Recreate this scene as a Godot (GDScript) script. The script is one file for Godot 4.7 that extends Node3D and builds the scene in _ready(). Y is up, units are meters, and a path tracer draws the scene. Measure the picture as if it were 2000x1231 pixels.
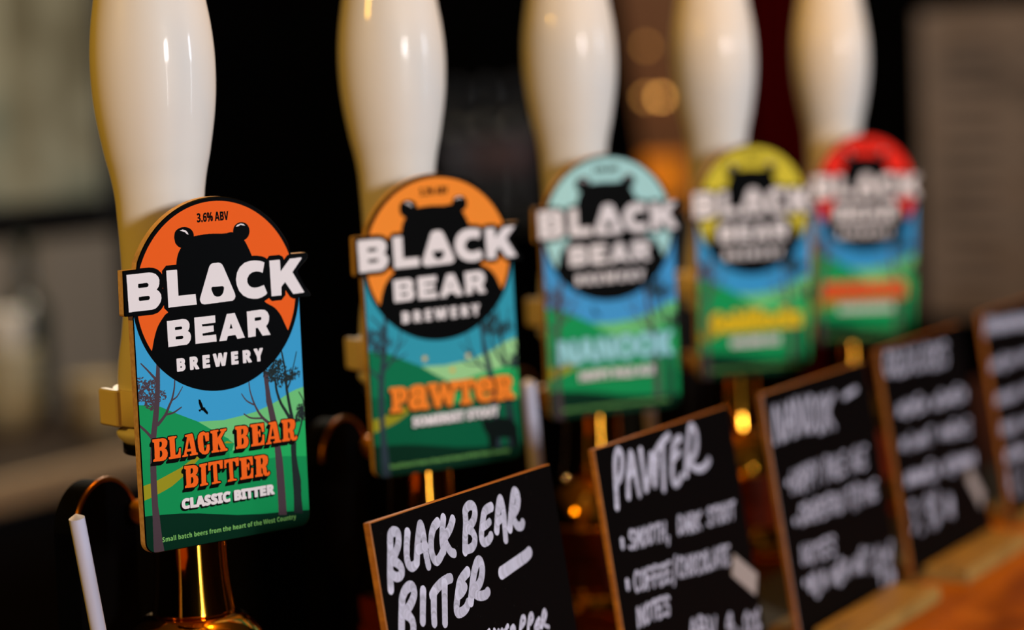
extends Node3D
# Five hand pumps on a pub bar, each with a pump clip, and chalkboards in front of them.
# x runs along the bar, z towards the customers, y = 0 is the bar top. Metres.

const FOCAL_PX := 4701.0
const PUMP := [Vector3(0.0, 0.2340, 0.0), Vector3(0.1971, 0.2347, -0.0041), Vector3(0.3939, 0.2366, -0.0051), Vector3(0.5974, 0.2349, -0.0010), Vector3(0.7975, 0.2349, 0.0025)]
const CLIP_YAW := [-22.6, -33.1, -37.5, -36.0, -38.4]
const CLIP_ROLL := [0.52, 1.31, 0.66, -0.51, -1.94]
const CW := 0.085          # width of a pump clip
const CLIP_FOOT := -1.285  # lower edge of a pump clip, in clip widths below the centre of its disc
# printed artwork of a pump clip: outlines in thousandths of the clip width, from the centre of its disc
const ART := {
	"B": [[-524,143,-395,144,-376,141,-357,133,-343,118,-337,102,-339,81,-344,67,-356,54,-342,43,-332,27,-331,8,-337,-11,-351,-28,-366,-40,-388,-45,-522,-46],[-460,92,-410,93,-403,88,-401,81,-405,74,-414,71,-458,71,-462,76],[-460,26,-406,27,-398,22,-398,14,-402,8,-410,6,-458,6,-462,12]],
	"L": [[-295,145,-234,145,-232,141,-232,11,-131,11,-127,-43,-294,-44]],
	"A": [[-105,-10,-42,144,-32,155,-21,159,12,160,27,156,37,147,44,134,104,-9,106,-23,100,-36,87,-44,-49,-47,-83,-47,-98,-42,-105,-31,-108,-20],[-31,38,31,37,38,33,40,25,34,4,25,-8,10,-15,-5,-15,-20,-8,-28,4,-36,25,-36,33]],
	"C": [[293,137,279,84,261,91,240,95,215,92,195,81,183,62,182,43,191,26,207,15,226,11,247,12,268,17,283,20,300,-23,292,-32,266,-43,239,-48,212,-46,182,-39,153,-23,130,2,117,34,114,65,122,98,141,126,171,146,208,153,242,152,269,147,287,140]],
	"K": [[323,144,386,144,389,140,390,82,451,144,523,145,525,139,463,72,531,-39,527,-42,462,-44,414,24,390,1,388,-43,326,-43]],
	"b": [[-308,-111,-213,-109,-195,-113,-183,-122,-176,-138,-177,-154,-182,-167,-188,-173,-176,-183,-171,-200,-174,-219,-184,-234,-197,-242,-307,-244],[-263,-147,-227,-146,-221,-150,-221,-158,-228,-161,-262,-161],[-262,-195,-223,-194,-217,-199,-217,-206,-224,-210,-261,-209]],
	"e": [[-147,-109,-22,-109,-22,-144,-24,-147,-103,-147,-102,-159,-35,-160,-35,-191,-103,-195,-102,-207,-22,-208,-21,-245,-147,-244]],
	"a": [[48,-109,96,-108,150,-242,104,-244,93,-222,47,-224,40,-245,-6,-245],[70,-160,79,-187,60,-187]],
	"r": [[169,-108,257,-106,280,-110,296,-123,305,-144,303,-167,295,-184,283,-196,308,-243,259,-244,231,-199,219,-199,216,-242,170,-244],[215,-148,219,-144,252,-144,257,-149,256,-157,251,-161,216,-162]],
	"bear": [[-237,141,-234,178,-223,219,-201,254,-161,293,-117,306,-30,311,58,306,113,308,171,267,191,237,210,198,225,168,268,145,303,66,296,-29,282,-66,340,-103,377,-147,401,-198,421,-239,472,-336,366,-518,102,-573,-182,-539,-429,-407,-441,-295,-406,-257,-385,-189,-360,-131,-318,-80,-295,-59,-300,25]],
	"ear": [[-239,308,-231,337,-208,352,-178,357,-146,348,-126,326,-124,299,-133,272,-159,254,-186,250,-217,260,-234,280],[111,314,121,339,144,354,170,356,196,345,210,321,210,297,197,275,171,262,141,269,118,285]],
	"shine": [[-205,341,-187,345,-170,340,-158,328,-153,316,-163,319,-174,330,-190,336],[129,335,140,345,161,350,177,346,187,337,174,339,160,343,144,337]],
	"abv": [[-100,375,88,375,-92,414]],
	"lhill": [[-505,-517,-411,-530,-373,-541,-321,-567,-270,-592,-156,-645,-80,-695,-88,-690,20,-756,23,-762,52,-785,11,-884,-6,-1107,-515,-1032,-510,-805]],
	"rhill": [[-166,-644,-106,-648,-3,-655,120,-645,189,-636,259,-618,324,-597,406,-561,452,-547,523,-535,519,-718,440,-710,354,-861,11,-885,-265,-779,-210,-713]],
	"mid": [[52,-785,118,-756,207,-737,340,-717,408,-707,430,-710,465,-710,525,-715,522,-883,518,-914,257,-879,185,-851,143,-828,70,-831]],
	"dark": [[-518,-1090,-495,-1088,-456,-1088,-289,-1102,-184,-1117,-78,-1137,50,-1161,193,-1177,360,-1189,558,-1206,564,-1510,-568,-1324]],
	"path": [[-520,-932,-493,-930,-454,-923,-416,-914,-323,-884,-272,-867,-228,-844,-191,-827,-168,-821,-147,-826,-169,-841,-196,-863,-259,-913,-328,-954,-375,-972,-416,-985,-455,-997,-495,-1006,-526,-1010],[-9,-774,6,-767,20,-767,14,-768,47,-781,13,-779,-12,-775]],
	"trunk": [[-382,-322,-362,-324,-368,-438,-376,-522,-388,-605,-400,-659,-406,-696,-415,-833,-417,-909,-417,-1047,-412,-1092,-405,-1203,-396,-1274,-396,-1293,-453,-1288,-457,-1267,-453,-1104,-453,-940,-450,-828,-439,-692,-429,-642,-410,-539,-398,-456],[249,-418,282,-438,282,-505,291,-572,306,-641,319,-701,334,-832,344,-905,348,-999,351,-1106,353,-1207,302,-1199,303,-1099,301,-974,299,-880,297,-827,279,-700,268,-628,260,-594,258,-523]],
	"trunk2": [[403,-826,434,-827,431,-894,438,-955,452,-1033,450,-1120,455,-1213,398,-1204,402,-1113,401,-1007,399,-912,399,-852]],
	"br1": [[-470,-310,-431,-352,-404,-383,-386,-402],[-392,-630,-347,-587,-320,-541,-302,-509,-286,-456,-280,-410],[-303,-516,-272,-500,-237,-455],[-342,-585,-298,-580,-250,-558],[-497,-623,-464,-655,-435,-688],[160,-470,164,-520,183,-584,208,-637,235,-674,267,-703],[112,-532,140,-571,182,-597],[121,-639,162,-665,230,-675]],
	"br2": [[323,-484,328,-539,348,-604,379,-658,401,-695],[371,-339,386,-433,389,-496,392,-547,405,-636,416,-696],[464,-349,435,-439,416,-499,396,-535],[466,-564,490,-609,489,-655,473,-729,448,-793,431,-820]],
	"lf1": [[-474,-413,-480,-433,-477,-455,-476,-480,-421,-419,-413,-433,-416,-479,-431,-515,-411,-501,-366,-481,-425,-524]],
	"lf2": [[338,-407,316,-438,300,-461,357,-426,329,-472,344,-399,277,-435,393,-471,448,-465,361,-495,382,-479,423,-464,314,-467]],
	"lf3": [[469,-648,477,-683,451,-699,491,-697,473,-670]],
	"bird": [[-147,-530,-137,-533,-127,-556,-122,-574,-111,-577,-111,-582,-100,-596,-94,-605,-99,-616,-111,-605,-124,-591,-136,-587,-139,-593,-144,-595,-150,-588,-149,-583,-136,-582,-142,-567,-147,-549]],
	"sB": [[-430,-701,-369,-702,-353,-707,-343,-719,-344,-736,-352,-751,-361,-755,-349,-764,-344,-781,-347,-799,-357,-812,-372,-818,-431,-816,-430,-805,-421,-801,-420,-720,-430,-715],[-389,-718,-378,-718,-375,-730,-378,-742,-386,-746,-391,-746],[-389,-764,-380,-765,-376,-777,-378,-791,-385,-797,-392,-798]],
	"sL": [[-338,-700,-288,-701,-289,-710,-300,-714,-300,-798,-287,-796,-280,-784,-277,-766,-267,-765,-270,-816,-340,-815,-340,-805,-330,-802,-331,-717,-339,-713]],
	"sA": [[-239,-703,-196,-700,-191,-708,-177,-800,-168,-804,-168,-814,-216,-814,-216,-805,-206,-803,-207,-791,-233,-790,-234,-802,-226,-806,-227,-815,-261,-815,-260,-807,-251,-804,-227,-716,-239,-711],[-216,-732,-208,-777,-228,-777]],
	"sC": [[-96,-708,-98,-751,-118,-752,-122,-726,-126,-717,-131,-721,-133,-747,-131,-784,-128,-802,-122,-800,-116,-786,-113,-770,-96,-768,-96,-796,-106,-815,-125,-819,-142,-815,-158,-798,-164,-776,-166,-746,-162,-717,-150,-703,-129,-698,-115,-707,-106,-706]],
	"sK": [[-87,-701,-38,-700,-38,-710,-47,-712,-46,-742,-22,-713,-30,-709,-29,-700,10,-700,9,-710,0,-714,-26,-748,-1,-801,10,-806,9,-817,-38,-817,-37,-807,-31,-804,-45,-771,-48,-802,-40,-809,-40,-817,-87,-817,-86,-806,-78,-804,-77,-717,-88,-712]],
	"sE": [[155,-699,238,-700,239,-747,224,-747,221,-724,211,-712,199,-711,199,-740,207,-739,209,-732,216,-732,215,-770,206,-771,205,-756,199,-753,198,-801,211,-801,223,-788,225,-762,239,-762,236,-816,155,-816,155,-805,165,-801,165,-717,154,-710]],
	"sR": [[347,-699,410,-700,430,-709,434,-729,429,-751,417,-764,422,-776,423,-797,427,-801,432,-798,432,-790,439,-795,443,-803,439,-812,428,-818,410,-816,398,-803,396,-776,387,-768,387,-798,398,-805,395,-816,346,-815,346,-804,355,-801,357,-719,346,-710],[387,-715,398,-718,401,-734,396,-748,387,-751]],
	"sI": [[-163,-866,-116,-863,-116,-874,-126,-878,-128,-964,-118,-969,-117,-978,-165,-979,-165,-969,-156,-965,-154,-883,-163,-878]],
	"sT": [[-110,-862,-22,-861,-25,-905,-41,-905,-43,-884,-51,-877,-60,-877,-60,-966,-41,-971,-40,-978,-95,-979,-94,-969,-82,-967,-83,-878,-92,-879,-99,-887,-98,-905,-112,-906]],
	"cls": [[-280,-1078,275,-1082,-278,-1033,12,-1083,29,-1079,279,-1034],[-410,-1233,413,-1235,-408,-1212]],
	"outline": [[-465,165,-544,164,-548,-54,-548,-61,-542,-67,-496,-68],[454,191,462,168,555,167,566,159,566,142,556,129,496,76,502,49,572,-50,573,-60,561,-70,502,-66]],
	"bottom": [[-510,-1150,-504,-1202,-489,-1241,-450,-1272,-335,-1284]],
}
const REUSE := [ ["sB", 61, -818, 141, -698], ["sA", 245, -817, 341, -700], ["sB", -255, -978, -172, -862], ["sT", -16, -980, 75, -861], ["sE", 77, -980, 160, -865], ["sR", 169, -982, 262, -867] ]
const HAND1 := [ [7.0, 29.0, 8.0, 24.3, 9.6, 19.1, 11.5, 13.3, 12.8, 8.7, 14.0, 7.1, 16.4, 6.6, 19.0, 7.7, 19.1, 9.8, 17.8, 12.7, 14.6, 15.5, 11.0, 17.4, 14.8, 19.5, 17.3, 21.8, 17.3, 24.0, 15.3, 25.2, 12.4, 25.0, 10.1, 23.5], [26.5, 9.0, 24.6, 13.3, 23.1, 18.0, 23.2, 21.4, 25.3, 23.2, 28.3, 23.0, 30.1, 22.1], [29.9, 22.1, 32.9, 14.8, 35.7, 9.7, 37.6, 7.5, 38.5, 10.9, 38.2, 17.1, 38.2, 21.5, 38.5, 25.3], [32.8, 17.3, 35.5, 17.1, 38.9, 16.9], [51.2, 8.9, 47.3, 10.6, 44.3, 14.4, 42.8, 19.2, 43.4, 22.8, 45.5, 24.6, 48.6, 23.7, 51.8, 21.5], [56.4, 8.1, 54.3, 12.4, 52.5, 17.2, 52.3, 21.6], [63.8, 10.0, 60.7, 13.0, 56.6, 15.4, 54.6, 16.6, 55.7, 19.7, 58.1, 23.0, 60.5, 24.1], [69.8, 24.9, 71.6, 19.4, 73.9, 14.0, 74.8, 10.3, 75.3, 8.1, 78.0, 6.6, 81.2, 6.6, 83.2, 8.2, 82.8, 11.1, 80.1, 13.8, 75.8, 15.3, 73.9, 15.6, 77.7, 17.3, 79.6, 20.2, 78.8, 22.7, 76.0, 24.4, 72.1, 24.5, 70.2, 23.7], [97.7, 10.2, 93.6, 10.6, 90.9, 11.8, 88.5, 15.3, 86.1, 19.4, 85.3, 22.6, 87.1, 24.2, 91.2, 23.8, 93.6, 22.4], [88.0, 17.5, 91.4, 17.1, 94.3, 16.3], [99.3, 21.0, 101.4, 16.3, 104.3, 10.8, 106.8, 8.1, 107.7, 11.1, 107.6, 16.0, 106.7, 21.2, 105.8, 26.3], [101.5, 17.6, 104.8, 16.9, 108.2, 16.1], [111.0, 22.3, 114.0, 16.5, 117.4, 10.4, 119.9, 7.1, 122.1, 7.8, 122.6, 10.6, 120.8, 14.0, 116.8, 16.3, 115.2, 17.0, 116.3, 20.2, 118.5, 22.6, 121.9, 22.9, 123.2, 21.8], [8.7, 51.8, 9.9, 47.0, 11.4, 42.3, 13.0, 38.0, 14.3, 34.5, 16.8, 32.1, 20.0, 30.8, 22.8, 31.0, 24.2, 32.7, 23.5, 35.1, 20.7, 37.5, 17.3, 39.3, 14.2, 40.4, 17.5, 42.7, 19.2, 45.2, 19.0, 48.1, 17.7, 50.8], [31.1, 34.7, 29.8, 38.5, 28.4, 42.5, 27.0, 46.7], [37.7, 37.8, 40.8, 36.1, 46.3, 34.4, 51.6, 33.7, 54.3, 33.8], [39.2, 37.0, 37.9, 41.1, 36.7, 45.1, 35.8, 49.2], [48.8, 35.1, 47.4, 39.6, 46.0, 44.5, 44.1, 51.0], [68.9, 33.8, 64.8, 35.2, 61.2, 37.1, 58.9, 40.2, 56.8, 43.6, 55.2, 46.8, 55.6, 49.1, 59.4, 49.4, 63.1, 48.5, 65.4, 46.7], [58.4, 41.8, 62.1, 41.0, 64.7, 39.6], [67.6, 46.7, 69.9, 42.4, 72.9, 37.2, 75.9, 33.4, 78.9, 31.1, 81.1, 31.7, 81.6, 34.5, 80.2, 37.8, 77.6, 40.4, 74.0, 41.9, 71.3, 42.0, 72.4, 44.2, 76.2, 45.9, 80.5, 46.3, 83.1, 45.5], [97.6, 39.9, 108.7, 38.4, 120.6, 36.8, 124.7, 35.7], [95.3, 63.3, 93.6, 64.2, 92.7, 65.4, 93.9, 66.1], [99.9, 64.5, 97.9, 65.2, 98.3, 66.6, 100.7, 66.2, 100.7, 64.9], [105.1, 68.5, 106.7, 65.2, 108.8, 62.5, 110.9, 62.5, 110.6, 64.7, 107.3, 66.3], [112.5, 68.8, 114.1, 65.5, 116.5, 62.8, 118.3, 62.9, 118.1, 64.9, 115.2, 66.6], [123.9, 66.2, 121.1, 67.4, 119.0, 69.3, 120.0, 70.6, 123.6, 69.8], [120.9, 68.1, 123.3, 67.9], [124.9, 70.3, 126.6, 66.8, 128.4, 64.4, 130.1, 63.6, 130.8, 65.3, 128.7, 67.7, 126.9, 68.7, 128.7, 70.4, 131.3, 71.5], [78.0, 62.2, 79.0, 61.8], [83.8, 63.5, 83.3, 62.5] ]
const HAND2 := [ [13.6, 30.3, 15.1, 24.0, 16.8, 16.5, 18.8, 9.9, 21.2, 5.9, 24.2, 4.2, 26.7, 5.5, 27.1, 9.0, 25.0, 13.9, 21.2, 17.7, 18.1, 18.9], [27.3, 27.4, 29.4, 21.6, 32.3, 15.5, 35.1, 10.7, 37.2, 7.5, 38.6, 10.3, 38.7, 15.6, 38.7, 20.9, 39.4, 28.5], [31.7, 17.2, 35.3, 16.8, 39.0, 16.1], [48.5, 7.9, 47.9, 13.5, 47.7, 19.7, 47.4, 27.2, 52.0, 23.0, 56.4, 16.6, 59.3, 11.7, 58.8, 17.0, 58.4, 22.3, 57.8, 26.7, 60.7, 21.8, 65.0, 14.4], [60.6, 13.7, 67.0, 10.2, 74.4, 7.2, 82.5, 5.2], [73.4, 9.8, 71.8, 15.4, 69.8, 22.3, 67.2, 30.4], [94.6, 8.4, 89.4, 9.4, 85.9, 11.7, 83.1, 16.2, 80.3, 22.2, 79.2, 26.5, 80.5, 29.9, 84.9, 29.7, 90.1, 27.3], [83.8, 17.2, 87.9, 16.1, 91.5, 15.2], [95.5, 27.3, 98.3, 21.3, 103.2, 12.8, 107.1, 7.0, 110.2, 4.4, 113.5, 6.0, 114.9, 9.5, 113.5, 14.4, 109.8, 18.4, 103.2, 21.1, 100.7, 22.1, 104.1, 24.5, 109.9, 26.8, 116.3, 27.3, 122.4, 26.0, 125.2, 24.5] ]
var M := {}
var GL := {}
var TS
var FR := {}


func _ready() -> void:
	# ---- camera, environment, lights
	var cam := Camera3D.new()
	cam.name = "camera"
	add_child(cam)
	var att := CameraAttributesPhysical.new()
	att.frustum_focal_length = 12.0 * FOCAL_PX / 615.5
	att.frustum_focus_distance = 1.035
	att.exposure_aperture = 4.35
	att.frustum_near = 0.05
	att.frustum_far = 60.0
	cam.attributes = att
	cam.fov = 2.0 * rad_to_deg(atan(615.5 / FOCAL_PX))
	cam.basis = Basis(Vector3.UP, deg_to_rad(-61.058)) * Basis(Vector3.RIGHT, deg_to_rad(-5.2095)) * Basis(Vector3.BACK, deg_to_rad(-2.3027))
	cam.position = Vector3(-0.8547, 0.3150, 0.6190)
	cam.current = true
	var we := WorldEnvironment.new()
	we.name = "world_environment"
	var env := Environment.new()
	env.background_mode = Environment.BG_COLOR
	env.background_color = Color(0.01, 0.01, 0.012)
	env.tonemap_mode = Environment.TONE_MAPPER_LINEAR
	env.tonemap_exposure = 0.9
	env.sdfgi_enabled = true
	env.ssao_enabled = true
	env.ssil_enabled = true
	we.environment = env
	add_child(we)
	# daylight through the two windows in the wall behind the customers
	area("window_daylight", Vector3(-2.78, 1.06, 5.43), Vector2(0.95, 0.86), Color(0.99, 0.972, 0.965), 24.5)
	area("bright_pane_daylight", Vector3(-2.86, 1.02, 5.40), Vector2(0.17, 0.62), Color(1.0, 0.98, 0.97), 4.4)
	area("low_pane_daylight", Vector3(-2.86, -0.20, 5.40), Vector2(0.13, 1.50), Color(1.0, 0.98, 0.97), 2.0)
	area("low_pane_daylight_second", Vector3(2.10, -0.20, 5.40), Vector2(0.13, 1.50), Color(0.9, 0.95, 1.0), 2.0)
	area("window_daylight_second", Vector3(2.15, 0.98, 5.43), Vector2(0.40, 0.80), Color(0.86, 0.92, 1.0), 7.8)

	font()
	materials()
	setting()
	bar()
	for k in 5:
		beer_engine(k)
		pump_clip(k)
	for k in 5:
		chalkboard(k)
	backdrop()


# ---------------------------------------------------------------- helpers: nodes
func numbered(called: String) -> String:
	if not has_node(NodePath(called)):
		return called
	var n := 1
	while has_node(NodePath("%s_%03d" % [called, n])):
		n += 1
	return "%s_%03d" % [called, n]

func thing(called: String, label: String, category: String, at := Vector3.ZERO, group := "") -> Node3D:
	var o := Node3D.new()
	o.name = numbered(called)
	add_child(o)
	o.position = at
	tag(o, label, category, group)
	return o

func tag(o: Node, label: String, category: String, group := "") -> void:
	o.set_meta("label", label)
	o.set_meta("category", category)
	if group:
		o.set_meta("group", group)

func obj(called: String, st: SurfaceTool, m: Material, parent: Node = self) -> MeshInstance3D:
	var o := MeshInstance3D.new()
	o.name = numbered(called) if parent == self else called
	o.mesh = st.commit()
	o.material_override = m
	o.cast_shadow = GeometryInstance3D.SHADOW_CASTING_SETTING_ON
	parent.add_child(o, true)
	return o

func struct(called: String, st: SurfaceTool, m: Material) -> MeshInstance3D:
	var o := obj(called, st, m)
	o.set_meta("kind", "structure")
	return o

func area(called: String, at: Vector3, size: Vector2, c: Color, e: float, towards := Vector3(0, 0, -1)) -> void:
	var l := AreaLight3D.new()
	l.name = called
	l.area_size = size
	l.light_color = c
	l.light_energy = e
	l.shadow_enabled = true
	l.set("area_range", 12.0)
	l.set("area_attenuation", 2.0)
	add_child(l)
	l.position = at
	l.basis = Basis.looking_at(towards, Vector3.UP if absf(towards.y) < 0.9 else Vector3.RIGHT)

# ---------------------------------------------------------------- helpers: shapes
func mb() -> SurfaceTool:
	var st := SurfaceTool.new()
	st.begin(Mesh.PRIMITIVE_TRIANGLES)
	return st

# a triangle whose front looks along n
func tri(st: SurfaceTool, p: Array, n: Vector3, nn: Array = [], uv: Array = []) -> void:
	var o := [0, 1, 2]
	if (p[1] - p[0]).cross(p[2] - p[0]).dot(n) > 0.0:
		o = [0, 2, 1]
	for i in o:
		st.set_normal(n.normalized() if nn.is_empty() else nn[i])
		if not uv.is_empty():
			st.set_uv(uv[i])
		st.add_vertex(p[i])

func quad(st: SurfaceTool, a: Vector3, b: Vector3, c: Vector3, d: Vector3, n: Vector3, nn: Array = []) -> void:
	if nn.is_empty():
		tri(st, [a, b, c], n)
		tri(st, [a, c, d], n)
	else:
		tri(st, [a, b, c], n, [nn[0], nn[1], nn[2]])
		tri(st, [a, c, d], n, [nn[0], nn[2], nn[3]])

func box(st: SurfaceTool, c: Vector3, s: Vector3, bev := 0.0, t := Transform3D()) -> void:
	var h := s * 0.5
	var b := minf(bev, minf(h.x, minf(h.y, h.z)) * 0.9)
	var at := func(q: Vector3) -> Vector3: return t * (c + q)
	for ax in 3:
		var u := (ax + 1) % 3
		var v := (ax + 2) % 3
		for sg in [-1.0, 1.0]:
			var p := []
			for k in [[-1, -1], [1, -1], [1, 1], [-1, 1]]:
				var q := Vector3.ZERO
				q[ax] = sg * h[ax]
				q[u] = k[0] * (h[u] - b)
				q[v] = k[1] * (h[v] - b)
				p.append(at.call(q))
			var n := Vector3.ZERO
			n[ax] = sg
			quad(st, p[0], p[1], p[2], p[3], t.basis * n)
	if b <= 0.0:
		return
	for ax in 3:
		var u := (ax + 1) % 3
		var v := (ax + 2) % 3
		for su in [-1.0, 1.0]:
			for sv in [-1.0, 1.0]:
				var p := []
				for k in [[-1, 0], [1, 0], [1, 1], [-1, 1]]:
					var q := Vector3.ZERO
					q[ax] = k[0] * (h[ax] - b)
					q[u] = su * (h[u] - (b if k[1] == 1 else 0.0))
					q[v] = sv * (h[v] - (0.0 if k[1] == 1 else b))
					p.append(at.call(q))
				var n := Vector3.ZERO
				n[u] = su
				n[v] = sv
				quad(st, p[0], p[1], p[2], p[3], t.basis * n)
	for sx in [-1.0, 1.0]:
		for sy in [-1.0, 1.0]:
			for sz in [-1.0, 1.0]:
				var g := Vector3(sx, sy, sz)
				tri(st, [at.call(g * Vector3(h.x, h.y - b, h.z - b)), at.call(g * Vector3(h.x - b, h.y, h.z - b)), at.call(g * Vector3(h.x - b, h.y - b, h.z))], t.basis * g)

# profile points (radius, height) from top to bottom; each list is smooth in itself
func lathe(st: SurfaceTool, lists: Array, c := Vector3.ZERO, segs := 56) -> void:
	for prof in lists:
		var n: int = prof.size()
		var seg := []
		for i in n - 1:
			var d: Vector2 = prof[i + 1] - prof[i]
			seg.append(Vector2(-d.y, d.x).normalized())
		var nor := []
		for i in n:
			var a: Vector2 = seg[maxi(i - 1, 0)]
			var b: Vector2 = seg[mini(i, n - 2)]
			nor.append((a + b).normalized())
		for j in segs:
			var a0 := TAU * j / segs
			var a1 := TAU * (j + 1) / segs
			var d0 := Vector3(cos(a0), 0, sin(a0))
			var d1 := Vector3(cos(a1), 0, sin(a1))
			for i in n - 1:
				var p: Vector2 = prof[i]
				var q: Vector2 = prof[i + 1]
				var up := Vector3.UP
				var N := [d0 * nor[i].x + up * nor[i].y, d1 * nor[i].x + up * nor[i].y, d1 * nor[i + 1].x + up * nor[i + 1].y, d0 * nor[i + 1].x + up * nor[i + 1].y]
				var V := [c + d0 * p.x + up * p.y, c + d1 * p.x + up * p.y, c + d1 * q.x + up * q.y, c + d0 * q.x + up * q.y]
				var out: Vector3 = (d0 + d1) * seg[i].x + up * seg[i].y * 2.0
				if q.x > 0.0:
					tri(st, [V[0], V[2], V[3]], out, [N[0], N[2], N[3]])
				if p.x > 0.0:
					tri(st, [V[0], V[1], V[2]], out, [N[0], N[1], N[2]])

func prof(a: Array) -> Array:
	var o := []
	for i in range(0, a.size(), 2):
		o.append(Vector2(a[i], a[i + 1]) * 0.001)
	return o

# a smooth curve through (radius, height) points
func smooth_prof(a: Array, steps := 5) -> Array:
	var p := prof(a)
	var o := []
	for i in p.size() - 1:
		for s in steps:
			o.append(p[i].cubic_interpolate(p[i + 1], p[maxi(i - 1, 0)], p[mini(i + 2, p.size() - 1)], float(s) / steps))
	o.append(p[-1])
	return o

func tube(st: SurfaceTool, pts: Array, r: float, segs := 20) -> void:
	var rings := []
	var n := pts.size()
	for i in n:
		var t: Vector3 = (pts[mini(i + 1, n - 1)] - pts[maxi(i - 1, 0)]).normalized()
		var u := t.cross(Vector3(0.3, 0.1, 0.9)).normalized()
		var v := t.cross(u)
		var ring := []
		for j in segs + 1:
			var d := u * cos(TAU * j / segs) + v * sin(TAU * j / segs)
			ring.append([pts[i] + d * r, d])
		rings.append(ring)
	for i in n - 1:
		for j in segs:
			var a = rings[i][j]
			var b = rings[i][j + 1]
			var c = rings[i + 1][j + 1]
			var d = rings[i + 1][j]
			quad(st, a[0], b[0], c[0], d[0], a[1] + b[1], [a[1], b[1], c[1], d[1]])
	for e in [0, n - 1]:
		var out: Vector3 = (pts[0] - pts[1]) if e == 0 else (pts[n - 1] - pts[n - 2])
		var tip: Vector3 = pts[e] + out.normalized() * r * 0.6
		for j in segs:
			tri(st, [tip, rings[e][j][0], rings[e][j + 1][0]], out)

# flat outline (x, y) made solid between z0 (back) and z1 (front), front edge bevelled
func slab(st: SurfaceTool, poly: PackedVector2Array, z0: float, z1: float, bev := 0.0, shift := Vector2.ZERO, uvr := Rect2()) -> void:
	var n := poly.size()
	var ccw := not Geometry2D.is_polygon_clockwise(poly)
	var nor := []
	for i in n:
		var e0 := (poly[i] - poly[(i + n - 1) % n]).normalized()
		var e1 := (poly[(i + 1) % n] - poly[i]).normalized()
		var m := (Vector2(e0.y, -e0.x) + Vector2(e1.y, -e1.x)).normalized()
		nor.append(m if ccw else -m)
	# which side is out: test with a point
	var probe: Vector2 = (poly[0] + poly[1]) * 0.5 + (nor[0] + nor[1]).normalized() * 0.0004
	if Geometry2D.is_point_in_polygon(probe, poly):
		for i in n:
			nor[i] = -nor[i]
	var inner := PackedVector2Array()
	for i in n:
		inner.append(poly[i] - nor[i] * bev)
	var t := Geometry2D.triangulate_polygon(poly)
	for i in range(0, t.size(), 3):
		var f := []
		var bk := []
		var uv := []
		for k in 3:
			var q: Vector2 = inner[t[i + k]]
			f.append(Vector3(q.x + shift.x, q.y + shift.y, z1))
			if uvr.size.x > 0.0:
				uv.append(Vector2((q.x - uvr.position.x) / uvr.size.x, 1.0 - (q.y - uvr.position.y) / uvr.size.y))
			var w: Vector2 = poly[t[i + k]]
			bk.append(Vector3(w.x + shift.x, w.y + shift.y, z0))
		tri(st, f, Vector3.BACK, [], uv)
		tri(st, bk, Vector3.FORWARD, [], [] if uv.is_empty() else [Vector2(0.5, 0.5), Vector2(0.5, 0.5), Vector2(0.5, 0.5)])
	for i in n:
		var j := (i + 1) % n
		var s := Vector3(shift.x, shift.y, 0)
		var a := Vector3(poly[i].x, poly[i].y, 0) + s
		var b := Vector3(poly[j].x, poly[j].y, 0) + s
		var a2 := Vector3(inner[i].x, inner[i].y, 0) + s
		var b2 := Vector3(inner[j].x, inner[j].y, 0) + s
		var m2: Vector2 = nor[i] + nor[j]
		var m := Vector3(m2.x, m2.y, 0)
		var z := Vector3.BACK
		quad(st, a + z * z0, b + z * z0, b + z * (z1 - bev), a + z * (z1 - bev), m)
		if bev > 0.0:
			quad(st, a + z * (z1 - bev), b + z * (z1 - bev), b2 + z * z1, a2 + z * z1, m.normalized() + z)

# ---------------------------------------------------------------- helpers: drawing print into an Image
# G: {"im", "s" (pixels per unit), "u0", "v1"}
func canvas(u0: float, v0: float, u1: float, v1: float, s: float, c: Color) -> Dictionary:
	var im := Image.create(int((u1 - u0) * s), int((v1 - v0) * s), false, Image.FORMAT_RGB8)
	im.fill(c)
	return {"im": im, "s": s, "u0": u0, "v1": v1, "r": Rect2(u0, v0, u1 - u0, v1 - v0)}

func px(G: Dictionary, p: Vector2) -> Vector2:
	return Vector2((p.x - G.u0) * G.s, (G.v1 - p.y) * G.s)

# even-odd filling of contours given in drawing units
func fill(G: Dictionary, contours: Array, c: Color) -> void:
	var im: Image = G.im
	var H := im.get_height()
	var W := im.get_width()
	var rows := {}
	for k in contours:
		var n: int = k.size()
		for i in n:
			var a := px(G, k[i])
			var b := px(G, k[(i + 1) % n])
			if a.y > b.y:
				var w := a
				a = b
				b = w
			var y0 := maxi(int(ceil(a.y - 0.5)), 0)
			var y1 := mini(int(ceil(b.y - 0.5)), H)
			if y1 <= y0:
				continue
			var dx := (b.x - a.x) / (b.y - a.y)
			for y in range(y0, y1):
				var x := a.x + (y + 0.5 - a.y) * dx
				if rows.has(y):
					rows[y].append(x)
				else:
					rows[y] = [x]
	for y in rows:
		var xs: Array = rows[y]
		xs.sort()
		for i in range(0, xs.size() - 1, 2):
			var x0 := clampi(int(round(xs[i])), 0, W)
			var x1 := clampi(int(round(xs[i + 1])), 0, W)
			if x1 > x0:
				im.fill_rect(Rect2i(x0, y, x1 - x0, 1), c)

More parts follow.
